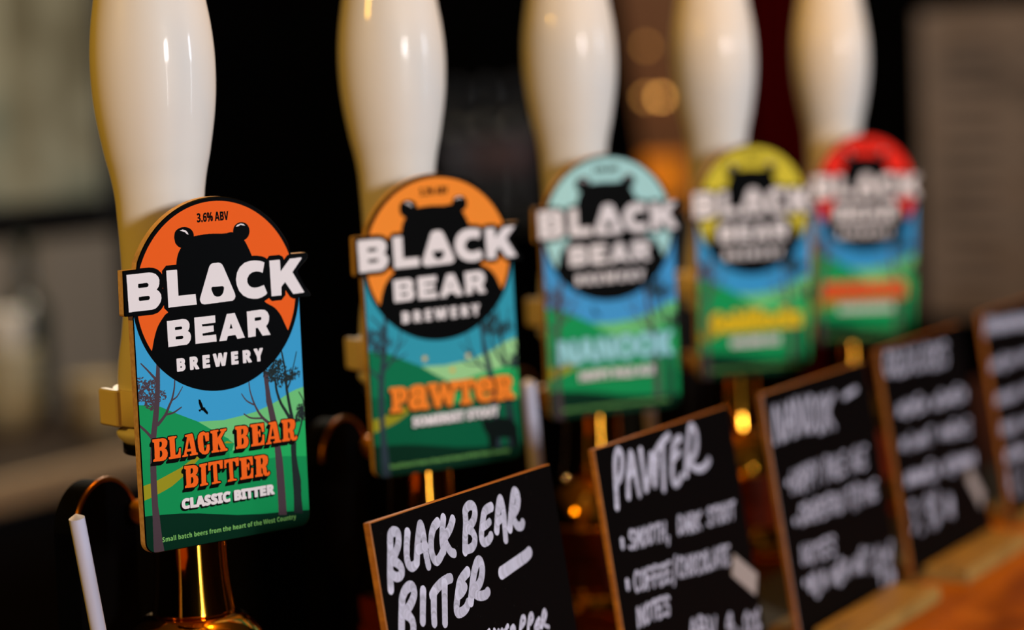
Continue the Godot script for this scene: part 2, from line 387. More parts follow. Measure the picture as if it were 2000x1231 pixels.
func disc(G: Dictionary, p: Vector2, r: float, c: Color) -> void:
	var im: Image = G.im
	var q := px(G, p)
	var R: float = r * G.s
	for y in range(maxi(int(q.y - R), 0), mini(int(q.y + R) + 1, im.get_height())):
		var d := y + 0.5 - q.y
		if absf(d) >= R:
			continue
		var w := sqrt(R * R - d * d)
		var x0 := clampi(int(round(q.x - w)), 0, im.get_width())
		var x1 := clampi(int(round(q.x + w)), 0, im.get_width())
		if x1 > x0:
			im.fill_rect(Rect2i(x0, y, x1 - x0, 1), c)

func pts(a: Array, k := 0.001) -> PackedVector2Array:
	var o := PackedVector2Array()
	for i in range(0, a.size(), 2):
		o.append(Vector2(a[i], a[i + 1]) * k)
	return o

func curve(p: PackedVector2Array, steps := 6) -> PackedVector2Array:
	if p.size() < 3:
		return p
	var o := PackedVector2Array()
	for i in p.size() - 1:
		for s in steps:
			o.append(p[i].cubic_interpolate(p[i + 1], p[maxi(i - 1, 0)], p[mini(i + 2, p.size() - 1)], float(s) / steps))
	o.append(p[-1])
	return o

# a line drawn with a round pen that changes width from w0 to w1; grain makes the ink uneven along the way
func pen(G: Dictionary, p: PackedVector2Array, w0: float, w1: float, c: Color, grain: FastNoiseLite = null) -> void:
	var q := curve(p)
	var far := 0.0
	for i in q.size():
		var t := float(i) / maxf(q.size() - 1, 1)
		var w := lerpf(w0, w1, t) * 0.5
		var col := c
		if i > 0:
			far += q[i].distance_to(q[i - 1])
		if grain:
			col = c * (0.93 + 0.16 * grain.get_noise_2d(far * 9.0 + q[0].x * 77.0, q[0].y * 31.0))
			var tip := minf(far, 4.0) / 4.0
			col = col.lerp(c * 1.06, 1.0 - tip)
			col.a = 1.0
		if i > 0:
			var d := (q[i] - q[i - 1]).normalized().orthogonal() * w
			fill(G, [PackedVector2Array([q[i - 1] + d, q[i] + d, q[i] - d, q[i - 1] - d])], col)
		disc(G, q[i], w, col)

func shapes(G: Dictionary, names: String, c: Color, move := Vector2.ZERO) -> void:
	for n in names.split(" "):
		var k := []
		for a in ART[n]:
			var p := pts(a)
			for i in p.size():
				p[i] += move
			k.append(p)
		fill(G, k, c)

# grown by d: the shape drawn with a thick line round it
func fat(G: Dictionary, contours: Array, d: float, c: Color) -> void:
	for p in contours:
		for g in Geometry2D.offset_polygon(p, d, Geometry2D.JOIN_ROUND):
			if not Geometry2D.is_polygon_clockwise(g) or contours.size() == 1:
				fill(G, [g], c)

func outer(n: String) -> PackedVector2Array:
	var p := pts(ART[n][0])
	if Geometry2D.is_polygon_clockwise(p):
		p.reverse()
	return p

# ---------------------------------------------------------------- lettering from the fonts at hand
func font() -> void:
	TS = TextServerManager.get_primary_interface()
	for n in [["sans", "Droid Sans"], ["serif", "Droid Serif"]]:
		var f := SystemFont.new()
		f.font_names = PackedStringArray([n[1]])
		f.font_weight = 700
		GL[n[0]] = f
		FR[n[0]] = f.get_rids()[0]

# contours of a line of text, its left lower corner at 0,0 and its capitals 1 high; each letter a list of contours
func letters(face: String, text: String, grow_small := false) -> Array:
	var out := []
	var x := 0.0
	var r: RID = FR[face]
	var cap := 0.0
	for p in TS.font_get_glyph_contours(r, 64, TS.font_get_glyph_index(r, 64, "E".unicode_at(0), 0)).points:
		cap = maxf(cap, -p.y)
	for ch in text:
		var gi: int = TS.font_get_glyph_index(r, 64, ch.unicode_at(0), 0)
		var d: Dictionary = TS.font_get_glyph_contours(r, 64, gi)
		var k := []
		var from := 0
		var tall := 0.0
		if d.has("contours"):
			for p in d.points:
				tall = maxf(tall, -p.y)
			var z := cap / tall if grow_small and tall < cap * 0.9 and tall > 0.0 else 1.0
			for e in d.contours:
				var q := PackedVector2Array()
				for i in range(from, e + 1):
					q.append(Vector2(x + d.points[i].x * z / cap, -d.points[i].y * z / cap))
				from = e + 1
				k.append(q)
			x += TS.font_get_glyph_advance(r, 64, gi).x / cap * z
		else:
			x += TS.font_get_glyph_advance(r, 64, gi).x / cap
		out.append(k)
	out.append(x)
	return out

func print_text(G: Dictionary, face: String, text: String, a: Vector2, b: Vector2, h: float, c: Color, bold := 0.0, grow_small := false) -> void:
	var l := letters(face, text, grow_small)
	var wide: float = l[-1]
	var along := (b - a) / wide
	var up := (b - a).normalized().orthogonal()
	if up.y < 0:
		up = -up
	for i in l.size() - 1:
		var k := []
		for q in l[i]:
			var o := PackedVector2Array()
			for p in q:
				o.append(a + along * p.x + up * h * p.y)
			k.append(o)
		fill(G, k, c)
		if bold > 0.0:
			for o in k:
				for j in o.size():
					var u: Vector2 = o[j]
					var v: Vector2 = o[(j + 1) % o.size()]
					var w := (v - u).normalized().orthogonal() * bold
					fill(G, [PackedVector2Array([u + w, v + w, v - w, u - w])], c)
					disc(G, u, bold, c)

func tone(r: int, g: int, b: int, k := 1.3) -> Color:
	var c := Color(r / 255.0, g / 255.0, b / 255.0).srgb_to_linear()
	return Color(minf(c.r * k, 0.95), minf(c.g * k, 0.95), minf(c.b * k, 0.95)).linear_to_srgb()

# ---------------------------------------------------------------- materials
func mat(c: Color, rough := 0.5, metal := 0.0, spec := 0.5) -> StandardMaterial3D:
	var m := StandardMaterial3D.new()
	m.albedo_color = c
	m.roughness = rough
	m.metallic = metal
	m.metallic_specular = spec
	return m

func noise_tex(freq: float, ramp: Array, seed_: int, w := 512, h := 512, stretch := 1.0) -> ImageTexture:
	var f := FastNoiseLite.new()
	f.seed = seed_
	f.frequency = freq
	f.fractal_octaves = 4
	var im := Image.create(w, h, false, Image.FORMAT_RGB8)
	for y in h:
		for x in w:
			var t := clampf(f.get_noise_2d(x / stretch, y) * 0.9 + 0.5, 0.0, 0.999) * (ramp.size() - 1)
			im.set_pixel(x, y, ramp[int(t)].lerp(ramp[int(t) + 1], t - int(t)))
	return ImageTexture.create_from_image(im)

func triplanar(m: StandardMaterial3D, t: Texture2D, scale: Vector3) -> StandardMaterial3D:
	m.albedo_color = Color.WHITE
	m.albedo_texture = t
	m.uv1_triplanar = true
	m.uv1_scale = scale
	return m

func glow(c: Color, e: float) -> StandardMaterial3D:
	var m := mat(c, 0.4)
	m.emission_enabled = true
	m.emission = c
	m.emission_energy_multiplier = e
	return m

func materials() -> void:
	M.porcelain = mat(Color(0.89, 0.87, 0.84), 0.42, 0.0, 0.3)
	M.porcelain.clearcoat_enabled = true
	M.porcelain.clearcoat = 0.22
	M.porcelain.clearcoat_roughness = 0.06
	M.clamp_plastic = mat(Color(0.91, 0.85, 0.74), 0.35)
	M.black_ring = mat(Color(0.02, 0.02, 0.02), 0.3)
	M.brass = mat(Color(0.92, 0.64, 0.20), 0.06, 1.0)
	M.satin_brass = mat(Color(0.92, 0.66, 0.18), 0.3, 0.35)
	M.old_brass = mat(Color(0.55, 0.34, 0.10), 0.32, 1.0)
	M.mahogany = triplanar(mat(Color.WHITE, 0.25), noise_tex(0.02, [Color(0.28, 0.08, 0.03), Color(0.42, 0.14, 0.05), Color(0.34, 0.10, 0.03)], 3, 256, 256, 0.3), Vector3(9, 3, 9))
	M.shaded_bar_wood = triplanar(mat(Color.WHITE, 0.4, 0.0, 0.2), noise_tex(0.012, [Color(0.14, 0.05, 0.02), Color(0.24, 0.09, 0.03)], 6, 256, 256, 6.0), Vector3(2.0, 2.0, 2.0))
	M.oak = triplanar(mat(Color.WHITE, 0.4, 0.0, 0.15), noise_tex(0.012, [Color(0.46, 0.24, 0.03), Color(0.70, 0.41, 0.06), Color(0.58, 0.32, 0.04)], 5, 512, 512, 6.0), Vector3(2.0, 2.0, 2.0))
	M.pale_wood = triplanar(mat(Color.WHITE, 0.45), noise_tex(0.02, [Color(0.54, 0.43, 0.21), Color(0.66, 0.53, 0.27), Color(0.60, 0.48, 0.24)], 7, 256, 256, 5.0), Vector3(7, 7, 7))
	M.board_wood = triplanar(mat(Color.WHITE, 0.6), noise_tex(0.05, [Color(0.57, 0.33, 0.07), Color(0.71, 0.44, 0.11)], 9, 256, 256, 3.0), Vector3(12, 12, 12))
	M.mdf = triplanar(mat(Color.WHITE, 0.6), noise_tex(0.08, [Color(0.74, 0.58, 0.36), Color(0.86, 0.72, 0.50)], 11, 256, 256), Vector3(14, 14, 14))
	M.casing = mat(Color(0.012, 0.012, 0.013), 0.7, 0.0, 0.12)
	M.streak_white = mat(Color(0.76, 0.76, 0.84), 0.4)
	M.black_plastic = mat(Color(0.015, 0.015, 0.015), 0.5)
	M.sticker = mat(Color(0.62, 0.58, 0.56), 0.6)
	M.dark_wall = triplanar(mat(Color.WHITE, 0.9, 0.0, 0.1), noise_tex(0.03, [Color(0.004, 0.0035, 0.0035), Color(0.009, 0.008, 0.0075)], 13, 256, 256), Vector3(1, 1, 1))
	M.ceiling = mat(Color(0.32, 0.28, 0.24), 0.9)
	M.floor = triplanar(mat(Color.WHITE, 0.5), noise_tex(0.02, [Color(0.12, 0.07, 0.04), Color(0.18, 0.11, 0.06)], 15, 256, 256, 6.0), Vector3(0.7, 0.7, 0.7))
	M.matt_black = mat(Color(0.004, 0.004, 0.004), 0.95, 0.0, 0.05)
	M.dark_trim = mat(Color(0.025, 0.022, 0.02), 0.5)

# ---------------------------------------------------------------- the room
func setting() -> void:
	var X0 := -4.6
	var X1 := 3.5
	var Z0 := -2.4
	var Z1 := 5.5
	var Y0 := -1.06
	var Y1 := 1.75
	var mx := (X0 + X1) * 0.5
	var mz := (Z0 + Z1) * 0.5
	var st := mb()
	box(st, Vector3(mx, Y0 - 0.1, mz), Vector3(X1 - X0 + 0.4, 0.2, Z1 - Z0 + 0.4))
	struct("floor", st, M.floor)
	st = mb()
	box(st, Vector3(mx, Y1 + 0.1, mz), Vector3(X1 - X0 + 0.4, 0.2, Z1 - Z0 + 0.4))
	struct("ceiling", st, M.ceiling)
	st = mb()
	box(st, Vector3(mx, (Y0 + Y1) * 0.5, Z0 - 0.1), Vector3(X1 - X0 + 0.4, Y1 - Y0, 0.2))
	struct("wall_back", st, M.dark_wall)
	st = mb()
	box(st, Vector3(X1 + 0.1, (Y0 + Y1) * 0.5, mz), Vector3(0.2, Y1 - Y0, Z1 - Z0))
	struct("wall_end", st, M.dark_wall)
	st = mb()
	box(st, Vector3(X0 - 0.1, (Y0 + Y1) * 0.5, mz), Vector3(0.2, Y1 - Y0, Z1 - Z0))
	struct("wall_near", st, M.dark_wall)
	# the wall behind the customers, with two window openings
	var wins := [[-2.78, 0.285, 1.10, 2.55], [2.15, 0.245, 0.54, 2.41]]
	st = mb()
	var x := X0
	for w in wins:
		var a: float = w[0] - w[2] * 0.5
		var b: float = w[0] + w[2] * 0.5
		box(st, Vector3((x + a) * 0.5, (Y0 + Y1) * 0.5, Z1 + 0.1), Vector3(a - x, Y1 - Y0, 0.2))
		var lo: float = w[1] - w[3] * 0.5
		var hi: float = w[1] + w[3] * 0.5
		box(st, Vector3(w[0], (Y0 + lo) * 0.5, Z1 + 0.1), Vector3(w[2], lo - Y0, 0.2))
		box(st, Vector3(w[0], (Y1 + hi) * 0.5, Z1 + 0.1), Vector3(w[2], Y1 - hi, 0.2))
		x = b
	box(st, Vector3((x + X1) * 0.5, (Y0 + Y1) * 0.5, Z1 + 0.1), Vector3(X1 - x, Y1 - Y0, 0.2))
	struct("wall_front", st, M.dark_wall)
	var n := 1
	for w in wins:
		var o := Node3D.new()
		o.name = "window_%d" % n
		o.set_meta("kind", "structure")
		add_child(o)
		o.position = Vector3(w[0], w[1], Z1 + 0.1)
		st = mb()
		for s in [-1.0, 1.0]:
			box(st, Vector3(s * (w[2] * 0.5 - 0.02), 0, 0), Vector3(0.04, w[3], 0.08), 0.004)
			box(st, Vector3(0, s * (w[3] * 0.5 - 0.02), 0), Vector3(w[2] - 0.08, 0.04, 0.08), 0.004)
		obj("window_frame", st, M.dark_trim, o)
		st = mb()
		box(st, Vector3(0, 0, 0.03), Vector3(w[2] - 0.08, w[3] - 0.08, 0.006))
		obj("pane", st, glow(Color(0.95, 0.97, 1.0), 1.0), o)
		n += 1

func bar() -> void:
	var t := thing("bar_counter", "long polished amber-brown wooden bar counter under the pumps and chalkboards", "bar", Vector3(1.0, -1.06, 0.08))
	var st := mb()
	box(st, Vector3(0, 1.04, 0.09575), Vector3(4.4, 0.04, 0.3085), 0.002)
	obj("bar_top", st, M.oak, t)
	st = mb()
	box(st, Vector3(0, 1.04, -0.1543), Vector3(4.4, 0.04, 0.1914), 0.002)  # rear of the bar top, coloured darker in place of shade
	obj("shaded_bar_strip", st, M.shaded_bar_wood, t).set_meta("label", "rear strip of the bar top coloured dark for shade under the pumps")
	st = mb()
	box(st, Vector3(0, 0.51, 0.0), Vector3(4.3, 1.02, 0.36))
	obj("bar_front", st, M.mahogany, t)
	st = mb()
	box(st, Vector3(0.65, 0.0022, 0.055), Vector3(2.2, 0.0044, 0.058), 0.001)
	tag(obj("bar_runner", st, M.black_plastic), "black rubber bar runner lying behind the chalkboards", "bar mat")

# ---------------------------------------------------------------- the hand pumps
const WHICH := ["dark orange disc", "light orange disc", "pale blue disc", "yellow disc", "red disc"]

func axis(k: int) -> Vector3:
	var a := deg_to_rad(CLIP_YAW[k])
	return Vector3(PUMP[k].x - 0.045 * sin(a), 0, PUMP[k].z - 0.045 * cos(a))

func beer_engine(k: int) -> void:
	var t := thing("beer_engine", "cream-handled brass beer engine behind the clip with the " + WHICH[k], "beer engine", axis(k) + Vector3(0.001, 0, 0.006), "brass beer engines in a row on the bar")
	var dy: float = (PUMP[k].y - 0.234)
	var st := mb()
	lathe(st, [prof([0, 161, 16.3, 161]), prof([16.3, 161, 16.3, 115, 16.6, 108, 17.2, 100, 18.2, 92, 18.8, 88]), prof([18.8, 88, 18.8, 87, 17.0, 87])])
	obj("brass_column", st, M.brass, t)
	st = mb()
	lathe(st, [prof([17, 87, 19.6, 86.4, 22.5, 85.2, 26, 82.6, 29.5, 78.6, 32.6, 73.5, 34.8, 68, 36, 62.5, 36.2, 60.5]), prof([36.2, 60.5, 38.2, 60, 38.7, 58.8, 38.2, 57.6, 36, 57.2]), prof([36, 57.2, 30, 57])])
	obj("brass_dome", st, M.brass, t)
	st = mb()
	lathe(st, [prof([20, 57, 35.2, 57]), prof([35.2, 57, 35.6, 50, 35.2, 43]), prof([35.2, 43, 33.4, 42]), prof([33.4, 42, 33.4, 39]), prof([33.4, 39, 36.2, 38]), prof([36.2, 38, 36.6, 30, 36.2, 23]), prof([36.2, 23, 34, 22])])
	obj("wooden_base", st, M.mahogany, t)
	st = mb()
	lathe(st, [prof([30, 22, 34, 22]), prof([34, 22, 34, 19.6]), prof([34, 19.6, 41.5, 19.2]), prof([41.5, 19.2, 42.6, 18.2, 43, 10, 43, 0]), prof([43, 0, 0, 0])])
	obj("brass_foot", st, M.brass, t)
	# the black casing of the quadrant behind the column, round-topped, with a brass rim
	var r := 0.0215
	var cy := 0.1235 + dy
	var po := PackedVector2Array([Vector2(-r, 0.0), Vector2(r, 0.0)])
	for i in 25:
		var a := PI * i / 24.0
		po.append(Vector2(cos(a) * r, cy + sin(a) * r))
	st = mb()
	slab(st, po, -0.061, -0.0465, 0.001)
	obj("casing", st, M.casing, t)
	st = mb()
	var path := []
	for i in 21:
		var a := PI * (0.02 + 0.96 * i / 20.0)
		path.append(Vector3(cos(a) * (r + 0.0006), cy + sin(a) * (r + 0.0006), -0.0475))
	tube(st, path, 0.0012, 12)
	obj("casing_rim", st, M.old_brass, t)
	st = mb()
	lathe(st, [smooth_prof([0.01, 6.5, 4.6, 4.6, 6.5, 0, 4.6, -4.6, 0.01, -6.5], 4)], Vector3(r - 0.001, cy + 0.004, -0.042), 24)
	obj("brass_knob", st, M.satin_brass, t)
	# white pipe standing in for the bright reflection along the casing edge
	var top: Vector3 = [Vector3(-0.0853, 0.145, 0.0055), Vector3.ZERO, Vector3(-0.0873, 0.1525, 0.0047), Vector3(-0.1334, 0.119, 0.0014), Vector3.ZERO][k]
	if top.y > 0.0:
		var lean: float = [0.20, 0.0, 0.11, 0.12, 0.0][k]
		var path2 := []
		for i in 7:
			var y := lerpf(top.y, 0.016, i / 6.0)
			path2.append(Vector3(top.x + (top.y - y) * lean, y, top.z))
		path2.append(Vector3(path2[-1].x + 0.005, 0.0115, top.z * 0.6))
		path2.append(Vector3(-0.042, 0.0105, 0.0))
		st = mb()
		tube(st, path2, 0.0040 if k == 2 else 0.0034)
		obj("reflection_pipe", st, M.streak_white, t)
	handle(k, t)

func handle(k: int, engine: Node3D) -> void:
	var dy: float = PUMP[k].y - 0.234
	var st := mb()
	var body := smooth_prof([0.01, 292, 8, 290, 14.5, 283, 18, 268, 19.8, 247, 21.6, 224, 24.7, 204, 26.7, 191, 27.75, 178, 27.6, 164, 26.4, 151, 23.7, 135, 21.5, 125, 20.0, 115, 19.45, 105, 18.95, 94, 18.75, 81, 18.95, 66, 20.3, 54, 22.0, 44, 22.9, 36, 23.1, 29], 5)
	lathe(st, [body, prof([23.1, 29, 22.4, 27, 21.4, 24, 21.2, 21.5]), smooth_prof([21.2, 21.5, 21.3, 16, 22.0, 13, 24.6, 10.6, 24.7, 8.6, 23.0, 6.2, 21.6, 5], 4), prof([21.6, 5, 17, 4.9])], Vector3.ZERO, 72)
	var t := obj("handle", st, M.porcelain, engine)
	t.position = Vector3(-0.001, 0.161 + dy, -0.006)
	t.set_meta("label", "tall cream turned handle")
	st = mb()
	lathe(st, [prof([17, 5, 21.8, 5]), prof([21.8, 5, 22.3, 4.5, 22.3, 0.6, 21.8, 0.1]), prof([21.8, 0.1, 17, 0.1])])
	obj("black_ferrule", st, M.black_ring, t)

# ---------------------------------------------------------------- the pump clips
func clip_outline() -> PackedVector2Array:
	var left := pts(ART["outline"][0])
	var right := pts(ART["outline"][1])
	var po := PackedVector2Array()
	var a0 := left[0].angle()
	var a1 := right[0].angle()
	for i in range(1, 36):
		var a := lerpf(a0, a1, i / 36.0)
		po.append(Vector2(cos(a), sin(a)) * 0.5)
	for p in right:
		po.append(p)
	var R := 0.062
	po.append(Vector2(0.5, -0.075))
	for i in 9:
		var a := -PI * 0.5 * i / 8.0
		po.append(Vector2(0.5 - R + cos(a) * R, CLIP_FOOT + R + sin(a) * R))
	for i in 9:
		var a := -PI * 0.5 - PI * 0.5 * i / 8.0
		po.append(Vector2(-0.5 + R + cos(a) * R, CLIP_FOOT + R + sin(a) * R))
	po.append(Vector2(-0.5, -0.075))
	left.reverse()
	for p in left:
		po.append(p)
	return po

const CLIP_LABEL := [
	"sharp dark orange pump clip lettered BLACK BEAR BITTER, nearest the camera",
	"light orange pump clip lettered PAWTER, SOMERSET STOUT, with three stars over the hills",
	"pale blue pump clip lettered NANOOK in pale blue, in the middle of the row",
	"yellow pump clip with yellow script lettering, second from the right",
	"red pump clip with a red line of lettering, farthest along the bar"]

func pump_clip(k: int) -> void:
	var up := Vector3(0, 1, 0)
	var b := Basis(up, deg_to_rad(CLIP_YAW[k])) * Basis(Vector3.RIGHT, deg_to_rad(0.695)) * Basis(Vector3.BACK, deg_to_rad(CLIP_ROLL[k]))
	var foot: Vector3 = PUMP[k] + b * Vector3(0, CLIP_FOOT * CW, 0)
	var t := thing("pump_clip", CLIP_LABEL[k], "pump clip", foot, "pump clips on the hand pumps")
	t.basis = b
	var po := clip_outline()
	for i in po.size():
		po[i] *= CW
	var shift := Vector2(0, -CLIP_FOOT * CW)
	var st := mb()
	slab(st, po, -0.0042, -0.0003, 0.0, shift)
	obj("backing_board", st, M.mdf, t)
	var G := clip_print(k)
	st = mb()
	var r: Rect2 = G.r
	slab(st, po, -0.0003, 0.0002, 0.0004, shift, Rect2(r.position * CW, r.size * CW))
	var m := mat(Color.WHITE, 0.4, 0.0, 0.14)
	m.albedo_texture = ImageTexture.create_from_image(G.im)
	m.texture_repeat = false
	obj("printed_face", st, m, t)
	# the plastic clamp that holds the board to the handle
	st = mb()
	var lift: float = 0.1825 - 0.234 + shift.y
	var c := Vector3(0, lift, -0.045)
	lathe(st, [prof([23.3, 8, 25.6, 8]), prof([25.6, 8, 26.2, 7.4, 26.2, -7.4, 25.6, -8]), prof([25.6, -8, 23.3, -8])], c, 48)
	lathe(st, [prof([23.3, -8, 23.3, 8])], c, 48)
	for s in [-1.0, 1.0]:
		box(st, c + Vector3(s * 0.0264, 0, -0.0072), Vector3(0.0042, 0.0165, 0.0158), 0.0008)
		box(st, c + Vector3(s * 0.0165, 0, 0.0305), Vector3(0.006, 0.015, 0.0205), 0.0008)
	obj("clamp", st, M.clamp_plastic, t)

func clip_print(k: int) -> Dictionary:
	var discs := [tone(217, 88, 27), tone(222, 128, 44), tone(155, 198, 195), tone(190, 175, 52), tone(212, 40, 28)]
	var skies := [tone(54, 145, 190), tone(45, 140, 160), tone(62, 140, 192), tone(52, 138, 188), tone(48, 132, 184)]
	var black := Color(0.004, 0.004, 0.005)
	var white := Color(0.93, 0.90, 0.90)
	var bark := tone(68, 54, 60)
	var twig := tone(30, 38, 38)
	if k == 1:
		bark = tone(40, 52, 62)
		twig = tone(32, 44, 48)
	var G := canvas(-0.60, -1.32, 0.60, 0.52, [1040.0, 800.0, 720.0, 640.0, 640.0][k], skies[k])
	# the landscape
	shapes(G, "rhill", tone(100, 178, 110) if k != 1 else tone(140, 190, 130))
	shapes(G, "lhill", tone(20, 135, 76) if k != 1 else tone(10, 104, 68))
	fill(G, [pts([-600, -800, -200, -800, 0, -828, 100, -838, 300, -878, 600, -885, 600, -1400, -600, -1400])], tone(17, 131, 73) if k != 1 else tone(6, 84, 55))
	fill(G, [pts([20, -822, 330, -800, 600, -770, 600, -892, 20, -892])], tone(30, 158, 84))
	shapes(G, "mid", tone(30, 158, 84))
	shapes(G, "path", tone(138, 133, 28))
	shapes(G, "dark", tone(6, 40, 26))
	shapes(G, "trunk2", twig)
	shapes(G, "trunk", bark)
	var wid := [[12, 30], [34, 12], [18, 8], [24, 12], [22, 30], [9, 32], [10, 17], [13, 20]]
	for i in ART["br1"].size():
		pen(G, pts(ART["br1"][i]), wid[i][0] * 0.00052, wid[i][1] * 0.00052, bark)
	var wi2 := [[24, 38], [18, 42], [9, 20], [11, 24]]
	for i in ART["br2"].size():
		pen(G, pts(ART["br2"][i]), wi2[i][0] * 0.0005, wi2[i][1] * 0.0005, twig)
	var rng := RandomNumberGenerator.new()
	rng.seed = 77 + k
	for set_ in [["lf1", bark, 0.033], ["lf2", twig, 0.033], ["lf3", twig, 0.022]]:
		for p in pts(ART[set_[0]][0]):
			for j in 30:
				var d: Vector2 = Vector2.from_angle(rng.randf() * TAU) * set_[2] * sqrt(rng.randf())
				var q: Vector2 = p + d
				var a := Vector2.from_angle(rng.randf() * TAU) * rng.randf_range(0.007, 0.0125)
				var w := a.orthogonal() * 0.38
				fill(G, [PackedVector2Array([q - a, q + w, q + a, q - w])], set_[1])
	if k == 0 or k == 2:
		shapes(G, "bird", black)
	if k == 1:
		for s in [[-0.13, -0.60], [0.05, -0.69], [0.16, -0.615]]:
			var star := PackedVector2Array()
			for i in 10:
				star.append(Vector2(s[0], s[1]) + Vector2.from_angle(PI * 0.5 + TAU * i / 10.0) * (0.024 if i % 2 == 0 else 0.011))
			fill(G, [star], tone(200, 165, 80))
		# a bear walking through the grass
		fill(G, [pts([215, -1000, 232, -1018, 262, -1012, 285, -1022, 350, -1012, 430, -1030, 470, -1080, 480, -1200, 430, -1210, 425, -1150, 330, -1140, 320, -1200, 270, -1200, 265, -1120, 240, -1075])], tone(10, 18, 16))
	# the badge
	disc(G, Vector2.ZERO, 0.5, black)
	disc(G, Vector2.ZERO, 0.477, discs[k])
	var circle := PackedVector2Array()
	for i in 90:
		circle.append(Vector2.from_angle(TAU * i / 90.0) * 0.488)
	for p in Geometry2D.intersect_polygons(curve(pts(ART["bear"][0]), 4), circle):
		fill(G, [p], black)
	for i in 2:
		fill(G, [curve(pts(ART["ear"][i]), 4)], black)
		fill(G, [pts(ART["shine"][i])], white)
	var abv: String = ["3.6% ABV", "5.2% ABV", "4.0% ABV", "3.9% ABV", "4.2% ABV"][k]
	print_text(G, "sans", abv, Vector2(-0.100, 0.375), Vector2(0.088, 0.375), 0.044, black, 0.001)
	# the dark band behind the big word
	var big := ["B", "L", "A", "C", "K"]
	for n in big:
		fat(G, [outer(n)], 0.025, black)
	fill(G, [pts([-600, 165, -440, 165, -480, -68, -600, -68])], black)
	fill(G, [pts([600, 200, 458, 200, 468, 165, 505, 100, 490, 49, 512, -60, 505, -80, 600, -80])], black)
	for n in ["B", "L", "A", "C", "K", "b", "e", "a", "r"]:
		shapes(G, n, white)
	print_text(G, "sans", "B R E W E R Y", Vector2(-0.268, -0.371), Vector2(0.252, -0.371), 0.060, white, 0.0042)
	# the name of the beer
	if k == 0:
		name_bitter(G)
		caption(G, "CLASSIC BITTER", Vector2(-0.280, -1.080), Vector2(0.279, -1.081), 0.047, white)
	elif k == 1:
		for d in 6:
			print_text(G, "serif", "PaWTeR", Vector2(-0.375 - d * 0.0022, -0.895 - d * 0.002), Vector2(0.455 - d * 0.0022, -0.905 - d * 0.002), 0.135, black, 0.012, true)
		print_text(G, "serif", "PaWTeR", Vector2(-0.375, -0.893), Vector2(0.455, -0.903), 0.135, tone(228, 120, 38), 0.009, true)
		caption(G, "SOMERSET STOUT", Vector2(-0.235, -1.0), Vector2(0.345, -1.0), 0.054, white)
	elif k == 2:
		print_text(G, "sans", "NANOOK", Vector2(-0.430, -0.905), Vector2(0.450, -0.905), 0.150, tone(25, 95, 95), 0.018)
		print_text(G, "sans", "NANOOK", Vector2(-0.430, -0.905), Vector2(0.450, -0.905), 0.150, tone(140, 192, 198), 0.009)
		caption(G, "HOPPY PALE ALE", Vector2(-0.27, -1.03), Vector2(0.30, -1.03), 0.055, white)
	elif k == 3:
		print_text(G, "serif", "Goldilocks", Vector2(-0.40, -0.925), Vector2(0.42, -0.925), 0.135, tone(90, 80, 20), 0.018)
		print_text(G, "serif", "Goldilocks", Vector2(-0.40, -0.925), Vector2(0.42, -0.925), 0.135, tone(205, 172, 30), 0.010)
		caption(G, "GOLDEN ALE", Vector2(-0.22, -1.05), Vector2(0.22, -1.05), 0.06, white)
	else:
		rng.seed = 5
		for i in 9:
			var x := -0.40 + i * 0.091
			pen(G, PackedVector2Array([Vector2(x, -0.90), Vector2(x + 0.01, -0.78), Vector2(x + 0.06, -0.80), Vector2(x + 0.05, -0.90)]), 0.04, 0.04, tone(205, 60, 26))
		for i in 10:
			var x := -0.25 + i * 0.055
			pen(G, PackedVector2Array([Vector2(x, -1.01), Vector2(x + 0.005, -0.96), Vector2(x + 0.03, -1.01)]), 0.02, 0.02, white)
	var pale := tone(120, 180, 95)
	print_text(G, "sans", "Small batch beers from the heart of the West Country", Vector2(-0.404, -1.2335), Vector2(0.410, -1.2345), 0.024, pale)
	return G

func caption(G: Dictionary, text: String, a: Vector2, b: Vector2, h: float, c: Color) -> void:
	for d in range(4, 0, -1):
		print_text(G, "sans", text, a + Vector2(-0.0022, -0.0022) * d, b + Vector2(-0.0022, -0.0022) * d, h, Color(0.02, 0.03, 0.02), 0.005)
	print_text(G, "sans", text, a, b, h, c, 0.0042)

# BLACK BEAR over BITTER in slab letters with a dark block shadow
func name_bitter(G: Dictionary) -> void:
	var all := []
	for n in ["sB", "sL", "sA", "sC", "sK", "sE", "sR", "sI", "sT"]:
		var k := []
		for a in ART[n]:
			k.append(pts(a))
		all.append(k)
	for u in REUSE:
		var src := pts(ART[u[0]][0])
		var lo := src[0]
		var hi := src[0]
		for p in src:
			lo = lo.min(p)
			hi = hi.max(p)
		var k := []
		for a in ART[u[0]]:
			var q := pts(a)
			for i in q.size():
				var f := (q[i] - lo) / (hi - lo)
				q[i] = Vector2(lerpf(u[1], u[3], f.x), lerpf(u[2], u[4], f.y)) * 0.001
			k.append(q)
		all.append(k)
	var black := Color(0.02, 0.02, 0.015)
	for k in all:
		var o: PackedVector2Array = k[0]
		if Geometry2D.is_polygon_clockwise(o):
			o = o.duplicate()
			o.reverse()
		fat(G, [o], 0.0055, black)
		for d in 8:
			var mv := Vector2(-0.0022, -0.0026) * (d + 1)
			var s := []
			for q in k:
				var w := PackedVector2Array()
				for p in q:
					w.append(p + mv)
				s.append(w)
			fill(G, s, black)
	for k in all:
		fill(G, k, tone(222, 92, 26))

